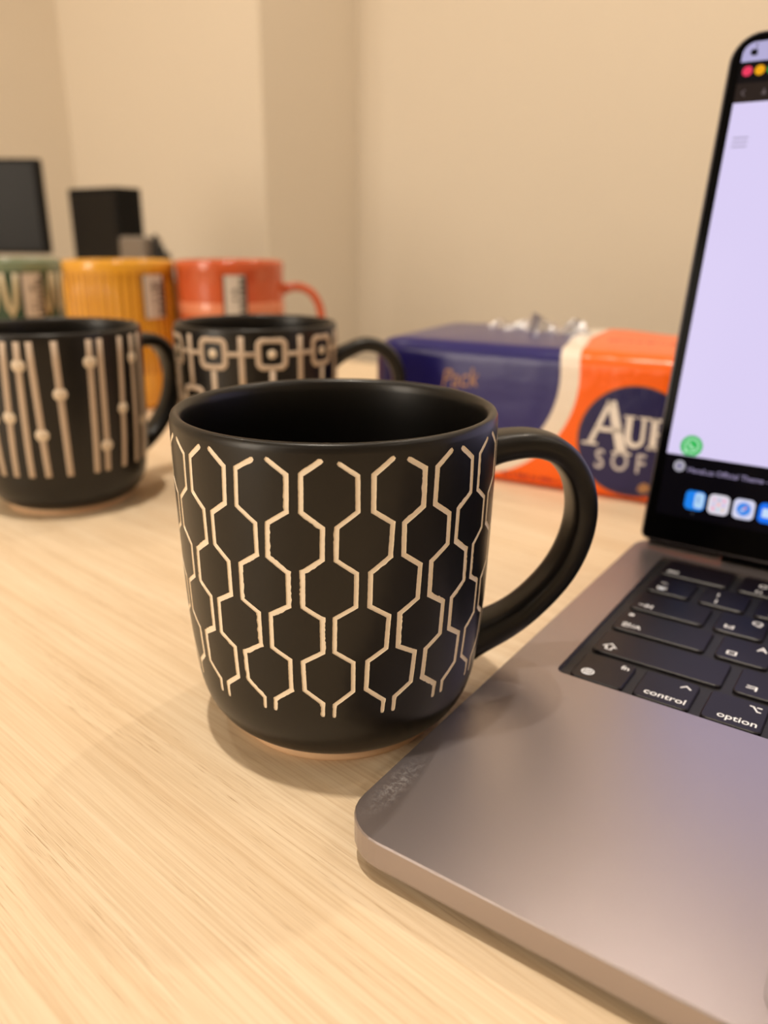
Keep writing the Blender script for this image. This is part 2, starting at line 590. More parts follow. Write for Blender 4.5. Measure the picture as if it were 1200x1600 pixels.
def carved_mug():
    root = thing(MUG_NAME, 'black mug carved with pale honeycomb lines, in front beside the laptop', 'mug', W(-40.3, 53.6), 0, None)
    mug_foot(root)
    rnd = random.Random(5)
    zlo, zhi = 19.0, 89.6
    ncol = 17
    pit = 360.0 / ncol
    half_w, half_n = 8.25, 2.05
    rows = [(88.4, half_n), (84.9, half_w), (76.1, half_w), (72.7, half_n), (64.5, half_n), (61.2, half_w), (52.3, half_w), (49.3, half_n), (40.4, half_n), (37.3, half_w), (28.8, half_w), (25.0, half_n), (21.0, half_n)]
    th0 = -53.6
    D2U = math.radians(1) * 43.0
    lines = []
    for k in range(ncol):
        for sgn in (-1, 1):
            pl = []
            for i, (z, hw) in enumerate(rows):
                zz = z + (rnd.uniform(-.25, .25) if 0 < i < 12 else rnd.uniform(-.5, .4))
                th = th0 + k * pit + sgn * (hw + rnd.uniform(-.22, .22)) - 1.9 * (88 - z) / 67
                pl.append((th * D2U, zz))
            lines.append(pl)
    # seam in the middle of the gap behind the handle side
    seam = th0 + 8.5 * pit
    period = 360 * D2U
    umin = (seam - 360) * D2U
    polys = []
    for pl in lines:
        c = sum(p[0] for p in pl) / len(pl)
        sh = 0
        while c + sh >= umin + period:
            sh -= period
        while c + sh < umin:
            sh += period
        pl = [(u + sh, z) for u, z in pl]
        # subdivide and offset with ragged edges
        pts = []
        for i in range(len(pl) - 1):
            a, b = Vector(pl[i]), Vector(pl[i + 1])
            n = max(2, int((b - a).length / 0.55))
            for q in range(n):
                pts.append((a.lerp(b, q / n), i, q == 0 and i > 0))
        pts.append((Vector(pl[-1]), len(pl) - 2, False))
        left, right = [], []
        base_w = rnd.uniform(0.52, 0.68)
        rag = [rnd.random() < 0.3 for _ in pl]
        ragside = [rnd.random() < 0.5 for _ in pl]
        npt = len(pts)
        for i, (p, sgi, corner) in enumerate(pts):
            a = pts[max(0, i - 1)][0]
            b = pts[min(npt - 1, i + 1)][0]
            d1 = (p - a).normalized() if i else (b - p).normalized()
            d2 = (b - p).normalized() if i < npt - 1 else d1
            t = (d1 + d2).normalized()
            nr = Vector((-t.y, t.x))
            kk = 1 / max(0.6, nr.dot(Vector((-d1.y, d1.x))))
            w1 = w2 = base_w * (0.62 if i in (0, npt - 1) else 1.0)
            w1 += rnd.uniform(-.03, .03)
            w2 += rnd.uniform(-.03, .03)
            if rag[sgi] and 0 < i < npt - 1:
                if ragside[sgi]:
                    w1 += rnd.uniform(0, .26)
                else:
                    w2 += rnd.uniform(0, .26)
            if i > npt - 7:
                w1 *= 0.85
                w2 *= 0.85
            left.append(p + nr * kk * w1)
            right.append(p - nr * kk * w2)
        poly = left + right[::-1]
        # orient counter-clockwise
        ar = sum(poly[i].x * poly[(i + 1) % len(poly)].y - poly[(i + 1) % len(poly)].x * poly[i].y for i in range(len(poly)))
        if ar < 0:
            poly = poly[::-1]
        polys.append(poly)
    verts, faces = [], []
    for poly in polys:
        s = len(verts)
        verts += [Vector((p.x, p.y)) for p in poly]
        faces.append(list(range(s, s + len(poly))))
    grooves = np.array([(p.x, p.y) for p in verts])
    nz = 31
    for i in range(NS + 1):
        u = umin + period * i / NS
        for j in range(nz):
            z = zlo + (zhi - zlo) * j / (nz - 1)
            if 0 < j < nz - 1 and np.min((grooves[:, 0] - u) ** 2 + (grooves[:, 1] - z) ** 2) < 0.5:
                continue
            verts.append(Vector((u, z)))
    ov, oe, of, _, _, off = delaunay_2d_cdt(verts, [], faces, 0, 1e-5)
    npoly = len(polys)
    bodyf, linef = [], [[] for _ in range(npoly)]
    for f, src in zip(of, off):
        g = [s for s in src if s < npoly]
        (linef[g[0]] if g else bodyf).append(tuple(f))
    bv = [wrap(p.x, p.y, 0.0) for p in ov]
    bm = bmesh.new()
    bvs = {}

    def V(i):
        if i not in bvs:
            bvs[i] = bm.verts.new(bv[i])
        return bvs[i]
    for f in bodyf:
        try:
            bm.faces.new([V(i) for i in f])
        except ValueError:
            pass
    # remaining outline: below the carved band, rim and inside
    a0 = umin / 43.0

    def ring(r, z):
        return [bm.verts.new((r * math.cos(a0 + 2 * PI * i / NS), r * math.sin(a0 + 2 * PI * i / NS), z)) for i in range(NS)]

    def join(A, B):
        for i in range(NS):
            j = (i + 1) % NS
            bm.faces.new((A[i], A[j], B[j], B[i]))
    low = [ring(r, z) for r, z in [(28.0, 3.1), (31.2, 3.0), (32.2, 3.5)] + [(mug_r(z), z) for z in (4.3, 5.2, 6.2, 7, 8, 10, 12, 14, 16, zlo)]]
    for a, b in zip(low, low[1:]):
        join(a, b)
    bm.faces.new(list(reversed(low[0])))
    top = [ring(r, z) for r, z in [(mug_r(zhi), zhi)] + RIM + INNER]
    for a, b in zip(top, top[1:]):
        join(a, b)
    bm.faces.new(top[-1])
    bmesh.ops.remove_doubles(bm, verts=bm.verts, dist=2e-3)
    bmesh.ops.recalc_face_normals(bm, faces=bm.faces)
    for i, w in enumerate(bm.verts):
        w.index = i
    part('body', [tuple(w.co) for w in bm.verts], [tuple(w.index for w in q.verts) for q in bm.faces], m_glaze, root)
    bm.free()
    # each carved line: recessed clay floor with its side walls
    dep = -0.22
    for fl in linef:
        if not fl:
            continue
        ids = sorted({i for f in fl for i in f})
        mp = {i: k for k, i in enumerate(ids)}
        v = [wrap(ov[i].x, ov[i].y, dep) for i in ids]
        f = [tuple(mp[i] for i in q) for q in fl]
        cnt = {}
        for q in fl:
            for a, b in zip(q, q[1:] + q[:1]):
                cnt[(a, b)] = 1
        tops = {}
        for a, b in list(cnt):
            if (b, a) not in cnt:
                for k in (a, b):
                    if k not in tops:
                        tops[k] = len(v)
                        v.append(wrap(ov[k].x, ov[k].y, 0.01))
                f.append((mp[b], mp[a], tops[a], tops[b]))
        part('carved_line', v, f, m_clay, root, smooth=False)
    handle_part(root, HANDLE_AZ[0], m_glaze)
    return root


HANDLE_AZ = [math.radians(34.74 + 8), math.radians(34.74 + 2 + 50), math.radians(34.74 + 6)]
carved_mug()


def deco_mug(label, loc, az, k=1.0, rise=0.0):
    root = thing(MUG_NAME, label, 'mug', loc)
    mug_foot(root)
    mug_body_plain(root, m_glaze)
    handle_part(root, az, m_glaze, k, rise)
    return root


def relief(root, name, pts, width, m, closed=False, h=0.45):
    v, f = poly_ribbon(pts, width, -0.1, h, closed)
    return part(name, [wrap(*p) for p in v], f, m, root)


def relief_dot(root, name, u, z, r, m, h=0.7):
    v = [(u, z, h)]
    f = []
    n = 14
    for k, (q, hh) in enumerate(((0.6, h * .85), (1.0, -0.05))):
        for i in range(n):
            a = 2 * PI * i / n
            v.append((u + r * q * math.cos(a), z + r * q * math.sin(a), hh))
    for i in range(n):
        j = (i + 1) % n
        f.append((0, 1 + i, 1 + j))
        f.append((1 + i, 1 + n + i, 1 + n + j, 1 + j))
    return part(name, [wrap(*p) for p in v], f, m, root)


U = math.radians(1) * 43.0
mug2 = deco_mug('black mug with beige vertical stripes and dots, behind on the left', W(-281.6, 126.3), HANDLE_AZ[1])
stripes = [(-76, -78, 52.0), (-61.8, -67.6, 53.1), (-53.5, -56.5, 77.8), (-46.2, -45.6, 44.6), (-32.1, -31.7, 64.0), (-11.6, -14.1, 78.1), (-4.5, -6.2, 36.4), (11.3, 7.6, 53.4), (23.0, 21.6, 77.3), (33.0, 32.5, 44.0),
           (-92, -90, 40), (-104, -106, 70), (-112, -113, 50), (-128, -126, 60), (-140, -141, 38), (-150, -150, 75), (112, 110, 60), (126, 127, 45), (138, 137, 72), (152, 153, 52), (164, 163, 66), (178, 177, 42)]
for a, b, zd in stripes:
    pts = [((a + (b - a) * (88.8 - z) / 66) * U, z) for z in (88.8, 80, 70, 60, 50, 40, 32, 27, 23.3)]
    relief(mug2, 'stripe', pts, 3.3, m_relief)
    t = (88.8 - zd) / 66
    relief_dot(mug2, 'dot', (a + (b - a) * t) * U, zd, 3.3, m_dot, 0.95)

mug3 = deco_mug('black mug with beige linked squares, behind the honeycomb mug', W(-216, 207.5), HANDLE_AZ[2], 1.2, 8.0)
for k in range(9):
    th = -36.6 + 40.0 * k
    for row, (zc, off) in enumerate(((79.8, 0), (54.5, 20.0), (29.5, 0))):
        c = (th + off) * U
        hw, hh = 6.7, 6.7
        relief(mug3, 'square_frame', rrect(c - hw, c + hw, zc - hh, zc + hh, 2.6, 4), 3.1, m_relief, True)
        relief_dot(mug3, 'square_centre', c, zc, 2.3, m_dot, 0.6)
        relief(mug3, 'link_bar', [(c + 8.0, zc), (c + 15, zc), (c + 20 * U * 2 - 8.0, zc)], 2.6, m_relief)
    c = (th + 20) * U
    relief(mug3, 'upright_bar', [(c, 88.6), (c, 80), (c, 70), (c, 62.8)], 3.2, m_relief)
    c = th * U
    relief(mug3, 'upright_bar', [(c, 71.6), (c, 60), (c, 50), (c, 37.6)], 3.2, m_relief)
    c = (th + 20) * U
    relief(mug3, 'upright_bar', [(c, 46.2), (c, 35), (c, 24)], 3.2, m_relief)


# ------------------------------------------------------------------ the tall bright mugs at the back
def tall_mug(label, loc, m, h, az, rf=None, rim_m=None, body_r=43.6):
    root = thing(MUG_NAME, label, 'mug', loc)
    prof = [(30, 0.8), (33, 0), (35, 0.2), (38.5, 3), (41.0, 9), (42.4, 18), (43.0, 30)] + [(body_r, z) for z in np.linspace(40, h - 9.5, 8)]
    rimp = [(body_r + .2, h - 9.0), (body_r + .3, h - 5), (body_r + .2, h - 1.4), (43.4, h - .4), (42.6, h), (41.7, h - .3), (41.2, h - 1.4), (41.0, h - 8), (41, 60), (40.5, 22), (37, 9), (28, 6.5), (6, 6.2)]
    if rim_m is None or rim_m is m:
        ns = 384 if rf else 96
        v, f = lathe(prof + rimp, ns, rf=rf)
        o = part('body', v, f, m, root)
        if rf:                        # the flutes get a darker mustard colour
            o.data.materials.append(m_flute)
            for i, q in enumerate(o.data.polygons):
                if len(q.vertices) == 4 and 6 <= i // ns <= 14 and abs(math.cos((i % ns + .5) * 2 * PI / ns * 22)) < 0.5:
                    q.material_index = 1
    else:
        v, f = lathe(prof + [rimp[0]], 96, closed_top=False)
        part('body', v, f, m, root)
        v, f = lathe(rimp, 96, closed_bottom=False)
        part('rim_band', v, f, rim_m, root, label='paler glossy rim band')
    # a rounder handle than on the black mugs
    pts = [(40.5, h - 25), (48, h - 21.5), (58, h - 21.5), (66.5, h - 26), (72.5, h - 36), (74.5, h - 50), (71.5, h - 63), (64, h - 75), (53, h - 84), (40.0, h - 90)]
    path = smooth_path(pts)
    n = len(path)
    v, f = sweep(path, [11.5] * n, [7.0 + 3 * abs(2 * i / (n - 1) - 1) ** 6 for i in range(n)])
    ca, sa = math.cos(az), math.sin(az)
    v = [(x * ca - y * sa, x * sa + y * ca, z) for x, y, z in v]
    part('handle', v, f, m, root)
    return root


def mug_label(root, a_mid, w_deg, z0, z1, r, seed):
    v, f = [], []
    n = 6
    for zz in (z0, z1):
        for i in range(n + 1):
            a = math.radians(a_mid - w_deg / 2 + w_deg * i / n)
            v.append(((r + .35) * math.cos(a), (r + .35) * math.sin(a), zz))
    for i in range(n):
        f.append((i, i + 1, n + 2 + i, n + 1 + i))
    lab = part('label', v, f, m_label, root, label='pale paper label with illegible upright print')
    rnd = random.Random(seed)
    v, f = [], []

    def mark(a0, a1, za, zb):
        s = len(v)
        for a, zz in ((a0, za), (a1, za), (a1, zb), (a0, zb)):
            a = math.radians(a)
            v.append(((r + .55) * math.cos(a), (r + .55) * math.sin(a), zz))
        f.append((s, s + 1, s + 2, s + 3))
    z = z0 + 2
    while z < z1 - 4:
        q = rnd.uniform(1.6, 3.4)
        mark(a_mid + w_deg * .20, a_mid + w_deg * .40, z, z + q)
        z += q + rnd.uniform(.7, 1.6)
    z = z0 + 2
    while z < z1 - 5:
        q = rnd.uniform(.8, 1.8)
        if rnd.random() < .45:
            mark(a_mid - w_deg * .1, a_mid + w_deg * .08, z, z + q)
        z += q + rnd.uniform(.5, 1.1)
    mark(a_mid - w_deg * .5, a_mid - w_deg * .42, z0, z1)  # dark strips down both edges of the label
    mark(a_mid + w_deg * .42, a_mid + w_deg * .5, z0, z1)
    part('label_print_edges', v, f, m_ink_edge, lab, smooth=False)


def ribs(r, z, a):
    if 30 < z < 107 and r > 43.2:
        return r - 0.5 + 1.3 * abs(math.cos(a * 22))
    return r


coral = tall_mug('glossy coral mug with a paper label, rightmost of the tall mugs', W(-397.6, 369.2), m_coral, 117.9, math.radians(34.74 + 6))
v, f = lathe([(43.62, 76.5), (43.95, 77.2), (43.95, 85.2), (43.62, 86)], 96, False, False)  # ring of paler coral round the body
part('pale_band', v, f, m_coral_l, coral, label='paler coral band')
mug_label(coral, -41.0, 24, 76, 107.5, 43.7, 3)
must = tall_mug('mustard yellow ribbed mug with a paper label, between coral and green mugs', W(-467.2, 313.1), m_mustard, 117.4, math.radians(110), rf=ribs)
mug_label(must, -4.0, 26, 74, 107, 44.3, 4)
green = tall_mug('green mug with cream petal pattern and sage rim, cut by the left edge', W(-567.4, 275.1), m_green, 116.9, math.radians(160), rim_m=m_sage)
mug_label(green, -7.5, 24, 72, 106.5, 43.9, 6)
for k in range(18):
    a = -30 + 20 * k
    if abs(a + 10) < 6:
        continue
    pts = [((a - 7) * U, 106.5), ((a - 5.4) * U, 90), ((a - 3.4) * U, 80), (a * U, 75), ((a + 3.4) * U, 80), ((a + 5.4) * U, 90), ((a + 7) * U, 106.5)]
    v, f = poly_ribbon(pts, 4.4, -.1, 0.35)
    part('petal', [((43.6 + h) * math.cos(u / 43), (43.6 + h) * math.sin(u / 43), z) for u, z, h in v], f, m_cream, green)

# ------------------------------------------------------------------ the laptop
T = 11.3
LW, LD = 308.0, 220.5
lap = thing('laptop', 'open space grey laptop with black keys beside the honeycomb mug', 'laptop', W(0, 0, 0))
WX0, WX1, WY0, WY1 = 14.6, 293.4, 89.9, 202.0          # keyboard well
PX0, PX1, PY0, PY1 = 87.0, 221.0, 4.5, 85.0             # trackpad


def shell():
    N_ = 8
    out = rrect(0, LW, 0, LD, 11.5, N_)
    ins = rrect(0.35, LW - .35, 0.35, LD - .35, 11.2, N_)
    well = rrect(WX0, WX1, WY0, WY1, 2.6, 5)
    pad = rrect(PX0, PX1, PY0, PY1, 6.5, 6)
    pts = [Vector(p) for p in ins + well + pad]
    a, b = len(ins), len(ins) + len(well)
    c = b + len(pad)
    fl = [list(range(a)), list(range(a, b)), list(range(b, c))]
    ov, oe, of, _, _, off = delaunay_2d_cdt(pts, [], fl, 0, 1e-6)
    assert len(ov) == c
    v = [(p.x, p.y, T) for p in ov]
    f = [tuple(q) for q, s in zip(of, off) if 0 in s and 1 not in s and 2 not in s]
    # outer side
    base = len(v)
    rings = [[(x, y, T) for x, y in ins], [(x, y, T - .35) for x, y in out], [(x, y, 5.0) for x, y in out], [(x, y, 4.2) for x, y in rrect(.25, LW - .25, .25, LD - .25, 11.2, N_)],
             [(x, y, 3.6) for x, y in rrect(1.2, LW - 1.2, 1.2, LD - 1.2, 10.5, N_)], [(x, y, 3.2) for x, y in rrect(2.4, LW - 2.4, 2.4, LD - 2.4, 9.5, N_)]]
    n = len(out)
    for k, r in enumerate(rings):
        v += r
    for k in range(len(rings) - 1):
        for i in range(n):
            j = (i + 1) % n
            f.append((base + k * n + i, base + (k + 1) * n + i, base + (k + 1) * n + j, base + k * n + j))
    f.append(tuple(reversed(range(base + (len(rings) - 1) * n, base + len(rings) * n))))
    # walls and floors of the two recesses
    for loop, dz in ((well, -1.5), (pad, -0.45)):
        s = len(v)
        m_ = len(loop)
        v += [(x, y, T) for x, y in loop] + [(x, y, T + dz) for x, y in loop]
        for i in range(m_):
            j = (i + 1) % m_
            f.append((s + i, s + j, s + m_ + j, s + m_ + i))
        f.append(tuple(range(s + m_, s + 2 * m_)))
    o = part('base_shell', v, f, m_alu, lap, smooth=False)
    return o


shell()
v, f = plate(rrect(WX0 + .05, WX1 - .05, WY0 + .05, WY1 - .05, 2.55, 5), T - 1.5, T - 1.42)
part('keyboard_well', v, f, m_well, lap, smooth=False)
v, f = plate(rrect(PX0 + .3, PX1 - .3, PY0 + .3, PY1 - .3, 6.2, 6), T - .45, T - .02, 0.1)
part('trackpad', v, f, m_alu, lap, smooth=False)
v, f = loft([[(x, y, 0.7) for x, y in rrect(4.2, LW - 4.2, 4.2, LD - 4.2, 8.5, 8)], [(x, y, 3.25) for x, y in rrect(2.6, LW - 2.6, 2.6, LD - 2.6, 9.3, 8)]])
part('bottom_cover', v, f, m_dark, lap, smooth=False)  # shadow under the case is put into this part's near-black colour
for cx in (22, LW - 22):
    for cy in (20, LD - 20):
        v, f = lathe([(7.5, 0), (8.5, .5), (8.5, 1.2)], 24)
        part('rubber_foot', [(x + cx, y + cy, z) for x, y, z in v], f, m_black, lap)
for hx in (4, LW - 34):  # added black blocks keep the pack's reflection out under the lid
    v, f = bevel_box(hx, hx + 30, 215.5, 221, T + .02, T + 3.8, .8, 2)
    part('gap_blocker', v, f, m_bezel, lap, smooth=False)
v, f = bevel_box(35, LW - 35, 211.5, 222.5, T - 5, T + 3.4, 1.0, 2)
part('hinge_bar', v, f, m_bezel, lap, smooth=False)

KX, KY, KP, RP, KW, KD = 18.3, 91.4, 18.92, 18.7, 16.0, 16.1


def keycap(x0, x1, y0, y1):
    lo = rrect(x0, x1, y0, y1, 1.7, 3)
    md = rrect(x0 + .1, x1 - .1, y0 + .1, y1 - .1, 1.6, 3)
    hi = rrect(x0 + .45, x1 - .45, y0 + .45, y1 - .45, 1.3, 3)
    v, f = loft([[(x, y, T - 1.45) for x, y in lo], [(x, y, T - .62) for x, y in md], [(x, y, T - .34) for x, y in hi]], cap_first=False)
    return part('keycap', v, f, m_keys, lap, smooth=False)


TXT = {}


def legend(key, items, x0, y0):
    """items: (string, size, dx, dy) from the key's lower left corner; one sub-part per key"""
    vs, fs = [], []
    for s, size, dx, dy, *rest in items:
        kk = (s, size)
        if kk not in TXT:
            TXT[kk] = text_mesh(s, size, m_legend, bold=0.035)
        me = TXT[kk]
        xs = [p.co.x for p in me.vertices] or [0]
        off = -max(xs) if rest else 0.0
        b = len(vs)
        vs += [((p.co.x + off) * 1000 + x0 + dx, p.co.y * 1000 + y0 + dy, T - .325) for p in me.vertices]
        fs += [tuple(b + i for i in q.vertices) for q in me.polygons]
    if vs:
        o = part('key_legend', vs, fs, m_legend, key, smooth=False)


def glyph(key, polys, x0, y0):
    """hand drawn legend strokes: list of polylines with width, closed flag"""
    vs, fs = [], []
    for pts, w, cl in polys:
        v, f = poly_ribbon(pts, w, 0, 0.0, cl)
        b = len(vs)
        vs += [(x0 + p[0], y0 + p[1], T - .325) for p in v]
        fs += [tuple(b + i for i in q) for q in f if len(q) == 4]
    part('key_legend', vs, fs, m_legend, key, smooth=False)


def circ(cx, cy, r, n=16):
    return [(cx + r * math.cos(2 * PI * i / n), cy + r * math.sin(2 * PI * i / n)) for i in range(n)]


ROWS = [
    [('fn', 1), ('control', 1), ('option', 1), ('command', 1.25), ('', 5), ('command', 1.25), ('option', 1), ('left', 1), ('updown', 1), ('right', 1)],
    [('shift', 2.25)] + [(c, 1) for c in 'ZXCVBNM,./'] + [('shift', 2.25)],
    [('caps', 1.75)] + [(c, 1) for c in "ASDFGHJKL;'"] + [('return', 1.75)],
    [('tab', 1.5)] + [(c, 1) for c in 'QWERTYUIOP[]'] + [('\\', 1)],
    [('`', 1)] + [(c, 1) for c in '1234567890-='] + [('delete', 1.5)],
    [('esc', 1.5)] + [('F%d' % i, 1) for i in range(1, 13)] + [('', 1)],
]
HAN = dict(zip('QWERTYUIOPASDFGHJKLZXCVBNM', 'ㅂㅈㄷㄱㅅㅛㅕㅑㅐㅔㅁㄴㅇㄹㅎㅗㅓㅏㅣㅋㅌㅊㅍㅠㅜㅡ'))
SHIFTED = dict(zip('1234567890-=', '!@#$%^&*()_+'))
for r, row in enumerate(ROWS):
    x = KX
    for name, u in row:
        w = u * KP - (KP - KW)
        y0 = KY + r * RP
        if name == 'updown':
            k = keycap(x, x + w, y0, y0 + KD / 2 - .3)
            k2 = keycap(x, x + w, y0 + KD / 2 + .3, y0 + KD)
        else:
            k = keycap(x, x + w, y0, y0 + KD)
        if name == 'fn':
            legend(k, [('fn', 3.5, w - 1.6, KD - 4.4, 1)], x, y0)
            glyph(k, [(circ(4.4, 4.4, 1.75), .42, True), ([(2.7, 4.4), (6.1, 4.4)], .35, False), ([(4.4, 2.7), (4.4, 6.1)], .35, False), ([(4.4 + .8 * math.cos(2 * PI * i / 14), 4.4 + 1.7 * math.sin(2 * PI * i / 14)) for i in range(14)], .32, True)], x, y0)
        elif name == 'control':
            legend(k, [('control', 4.0, w - 1.6, 2.6, 1)], x, y0)
            glyph(k, [([(w - 5.0, KD - 4.6), (w - 3.5, KD - 3.0), (w - 2.0, KD - 4.6)], .5, False)], x, y0)
        elif name == 'option':
            legend(k, [('option', 4.0, w - 1.6, 2.6, 1)], x, y0)
            glyph(k, [([(w - 5.2, KD - 2.9), (w - 4.2, KD - 2.9), (w - 2.9, KD - 5.2), (w - 1.9, KD - 5.2)], .5, False), ([(w - 3.3, KD - 2.9), (w - 1.9, KD - 2.9)], .5, False)], x, y0)
        elif name == 'command':
            legend(k, [('command', 4.0, w - 1.6, 2.6, 1)], x, y0)
        elif name == 'shift':
            glyph(k, [([(2.6, 4.6), (4.6, 6.8), (6.6, 4.6), (5.5, 4.6), (5.5, 2.8), (3.7, 2.8), (3.7, 4.6)], .45, True)], x, y0)
        elif name == 'caps':
            legend(k, [('한/A', 3.6, 2.2, 3.0)], x, y0)
            glyph(k, [(circ(3.0, KD - 3.4, .62), .6, True)], x, y0)
        elif name == 'tab':
            glyph(k, [([(2.4, 4.2), (6.0, 4.2)], .45, False), ([(4.7, 5.6), (6.1, 4.2), (4.7, 2.8)], .45, False), ([(6.9, 2.6), (6.9, 5.8)], .45, False)], x, y0)
        elif name == '`':
            legend(k, [('~', 4.2, 3.4, 8.2), ('\u20a9', 3.8, 3.2, 2.8)], x, y0)
        elif name in SHIFTED:
            legend(k, [(SHIFTED[name], 4.2, 4.6, 8.6), (name, 4.2, 4.6, 2.6)], x, y0)
        elif name == 'esc':
            legend(k, [('esc', 3.5, 2.0, 2.8)], x, y0)
        elif name.startswith('F') and len(name) > 1:
            legend(k, [(name, 2.8, 6.2, 2.2)], x, y0)
            glyph(k, [(circ(8, 9.2, 1.3), .45, True)], x, y0)
        elif name in HAN:
            legend(k, [(HAN[name], 5.2, 2.2, 2.6), (name, 4.6, w - 2.0, KD - 5.4, 1)], x, y0)
        elif name in ('return', 'delete'):
            legend(k, [(name, 3.3, w - 1.6, 2.6, 1)], x, y0)
        elif name and name not in ('left', 'right', 'updown'):
            legend(k, [(name, 4.6, 5.5, 5.0)], x, y0)
        x += u * KP

# ---- the lid with its lit display
ANG = math.radians(77.27)
LID_H = 205.2
lid_me_v, lid_me_f = loft([[(x, y, 0.0) for x, y in rrect(0.3, LW - .3, 4.0, LID_H - .3, [3, 10.7, 10.7, 3], 8)],
                           [(x, y, -0.4) for x, y in rrect(0, LW, 3.7, LID_H, [3, 11, 11, 3], 8)],
                           [(x, y, -3.2) for x, y in rrect(0, LW, 3.7, LID_H, [3, 11, 11, 3], 8)],
                           [(x, y, -4.2) for x, y in rrect(2, LW - 2, 5.5, LID_H - 2, [3, 10, 10, 3], 8)]])
lid = part('lid', lid_me_v, [tuple(reversed(q)) for q in lid_me_f], m_lid, lap, smooth=False)
lid.location = (2.4 * M, 208.2 * M, T * M)
lid.rotation_euler = (ANG, 0, 0)
# local axes of the lid: x along the hinge, y up the screen, z out of the glass


def flat(name, outline, z, m, **props):
    v = [(x, y, z) for x, y in outline]
    return part(name, v, [tuple(range(len(v)))], m, lid, smooth=False, **props)


v, f = plate(rrect(0.9, LW - .9, 4.4, LID_H - .9, [2.5, 10.2, 10.2, 2.5], 8), 0.0, 0.25)
part('bezel_glass', v, f, m_bezel, lid, smooth=False)
IX0, IX1 = 4.6, LW - 4.6
s_page = screen_mat('page_lilac', (222, 210, 247), 0.98)
s_menu = screen_mat('menu_bar_lilac', (190, 182, 224), 0.9)
s_title = screen_mat('title_bar_black', (16, 11, 14))
s_tool = screen_mat('toolbar_brown', (42, 32, 28))
s_panel = screen_mat('desktop_dark', (4, 3, 8))
menu = rrect(IX0, IX1, 194.1, 201.2, [.01, 4.5, 4.5, .01], 5)
flat('menu_bar', menu, 0.30, s_menu)
flat('title_bar', rrect(IX0, IX1, 186.2, 194.1, .01, 1), 0.30, s_title)
flat('tool_bar', rrect(IX0, IX1, 179.0, 186.2, .01, 1), 0.30, s_tool)
flat('web_page', rrect(IX0, IX1, 40.9, 179.0, .01, 1), 0.30, s_page, label='lit lilac page')
flat('desktop', rrect(IX0, IX1, 15.5, 40.9, .01, 1), 0.30, s_panel)
for cx, rgb in ((7.6, (236, 60, 96)), (12.1, (242, 168, 20)), (16.6, (60, 170, 70))):
    flat('window_button', circ(cx, 190.6, 1.85, 24), 0.36, screen_mat('window_button_light', rgb))
s_grey = screen_mat('toolbar_icon_grey', (96, 84, 84))
flat('toolbar_icon', [(6.6, 182.6), (8.0, 181.3), (8.3, 181.7), (7.3, 182.6), (8.3, 183.5), (8.0, 183.9)], 0.36, s_grey)
flat('toolbar_icon', [(14.2, 181.5), (16.0, 181.5), (15.6, 182.8), (15.1, 184.0), (14.6, 182.8)], 0.36, s_grey)
for i in range(3):
    flat('page_menu_line', rrect(6.9, 12.6, 162.3 + i * 1.65, 162.9 + i * 1.65, .2, 2), 0.36, screen_mat('page_line_grey', (172, 162, 190)))
# the dark fruit mark in the menu bar
fr = []
for i in range(28):
    a = 2 * PI * i / 28
    r = 1.45 * (1 + 0.06 * math.cos(2 * a)) - (0.38 if abs(a - PI / 2) < .25 else 0) - (0.16 if abs(a - 3 * PI / 2) < .25 else 0)
    px, py = r * math.cos(a), r * 1.02 * math.sin(a)
    if (px - 1.75) ** 2 + (py - .25) ** 2 < .75 ** 2:
        px -= .5
    fr.append((9.0 + px, 197.4 + py))
s_ink = screen_mat('menu_ink', (10, 9, 12))
flat('fruit_mark', fr, 0.36, s_ink)
flat('fruit_mark', [(9.0, 199.1), (9.15, 199.9), (9.8, 200.5), (9.75, 199.7)], 0.36, s_ink)
# chat button
cxx, cyy = 13.8, 45.0
s_wa = screen_mat('chat_green', (58, 186, 92))
s_waw = screen_mat('chat_ring', (176, 232, 190))
flat('chat_button', [p for p in circ(cxx, cyy, 4.4, 40) if p[1] >= 41.0], 0.36, s_wa, label='round green chat button')
v, f = poly_ribbon(circ(cxx + .1, cyy + .2, 2.7, 24), .62, 0.40, 0.42, True)
part('chat_ring', v, f, s_waw, lid, smooth=False)
flat('chat_ring', [(cxx - 2.7, cyy - 3.0), (cxx - 1.4, cyy - 2.5), (cxx - 2.4, cyy - 1.3)], 0.41, s_waw)
v, f = poly_ribbon([(cxx - 1.0, cyy + 1.3), (cxx - .7, cyy + .2), (cxx + .4, cyy - .8), (cxx + 1.4, cyy - .9)], .8, 0.40, 0.42)
part('handset_mark', v, f, s_waw, lid, smooth=False)
# status row
flat('tab_icon', circ(10.6, 36.3, 2.3, 28), 0.36, screen_mat('tab_icon_grey', (170, 166, 178)))
v, f = poly_ribbon([(9.4, 36.3), (11.8, 36.3)], .6, .38, .40)
part('tab_icon_mark', v, f, screen_mat('tab_icon_mark', (104, 96, 140)), lid, smooth=False)
v, f = poly_ribbon([(10.6, 35.1), (10.6, 37.5)], .6, .38, .40)
part('tab_icon_mark', v, f, screen_mat('tab_icon_mark', (104, 96, 140)), lid, smooth=False)
tm = text_mesh('HanaLuz Official Theme -', 3.0, screen_mat('tab_text_light', (150, 138, 172)), bold=.03)
to = link('tab_title', tm, lid, (14.0 * M, 34.4 * M, .38 * M))


def dock(cx, cy, sz, rgb, extra):
    flat('dock_icon', rrect(cx - sz, cx + sz, cy - sz, cy + sz, sz * .5, 6), 0.36, screen_mat('dock_icon_light', rgb))
    for nm, outline, c in extra:
        flat(nm, outline, 0.42, screen_mat('dock_detail', c))


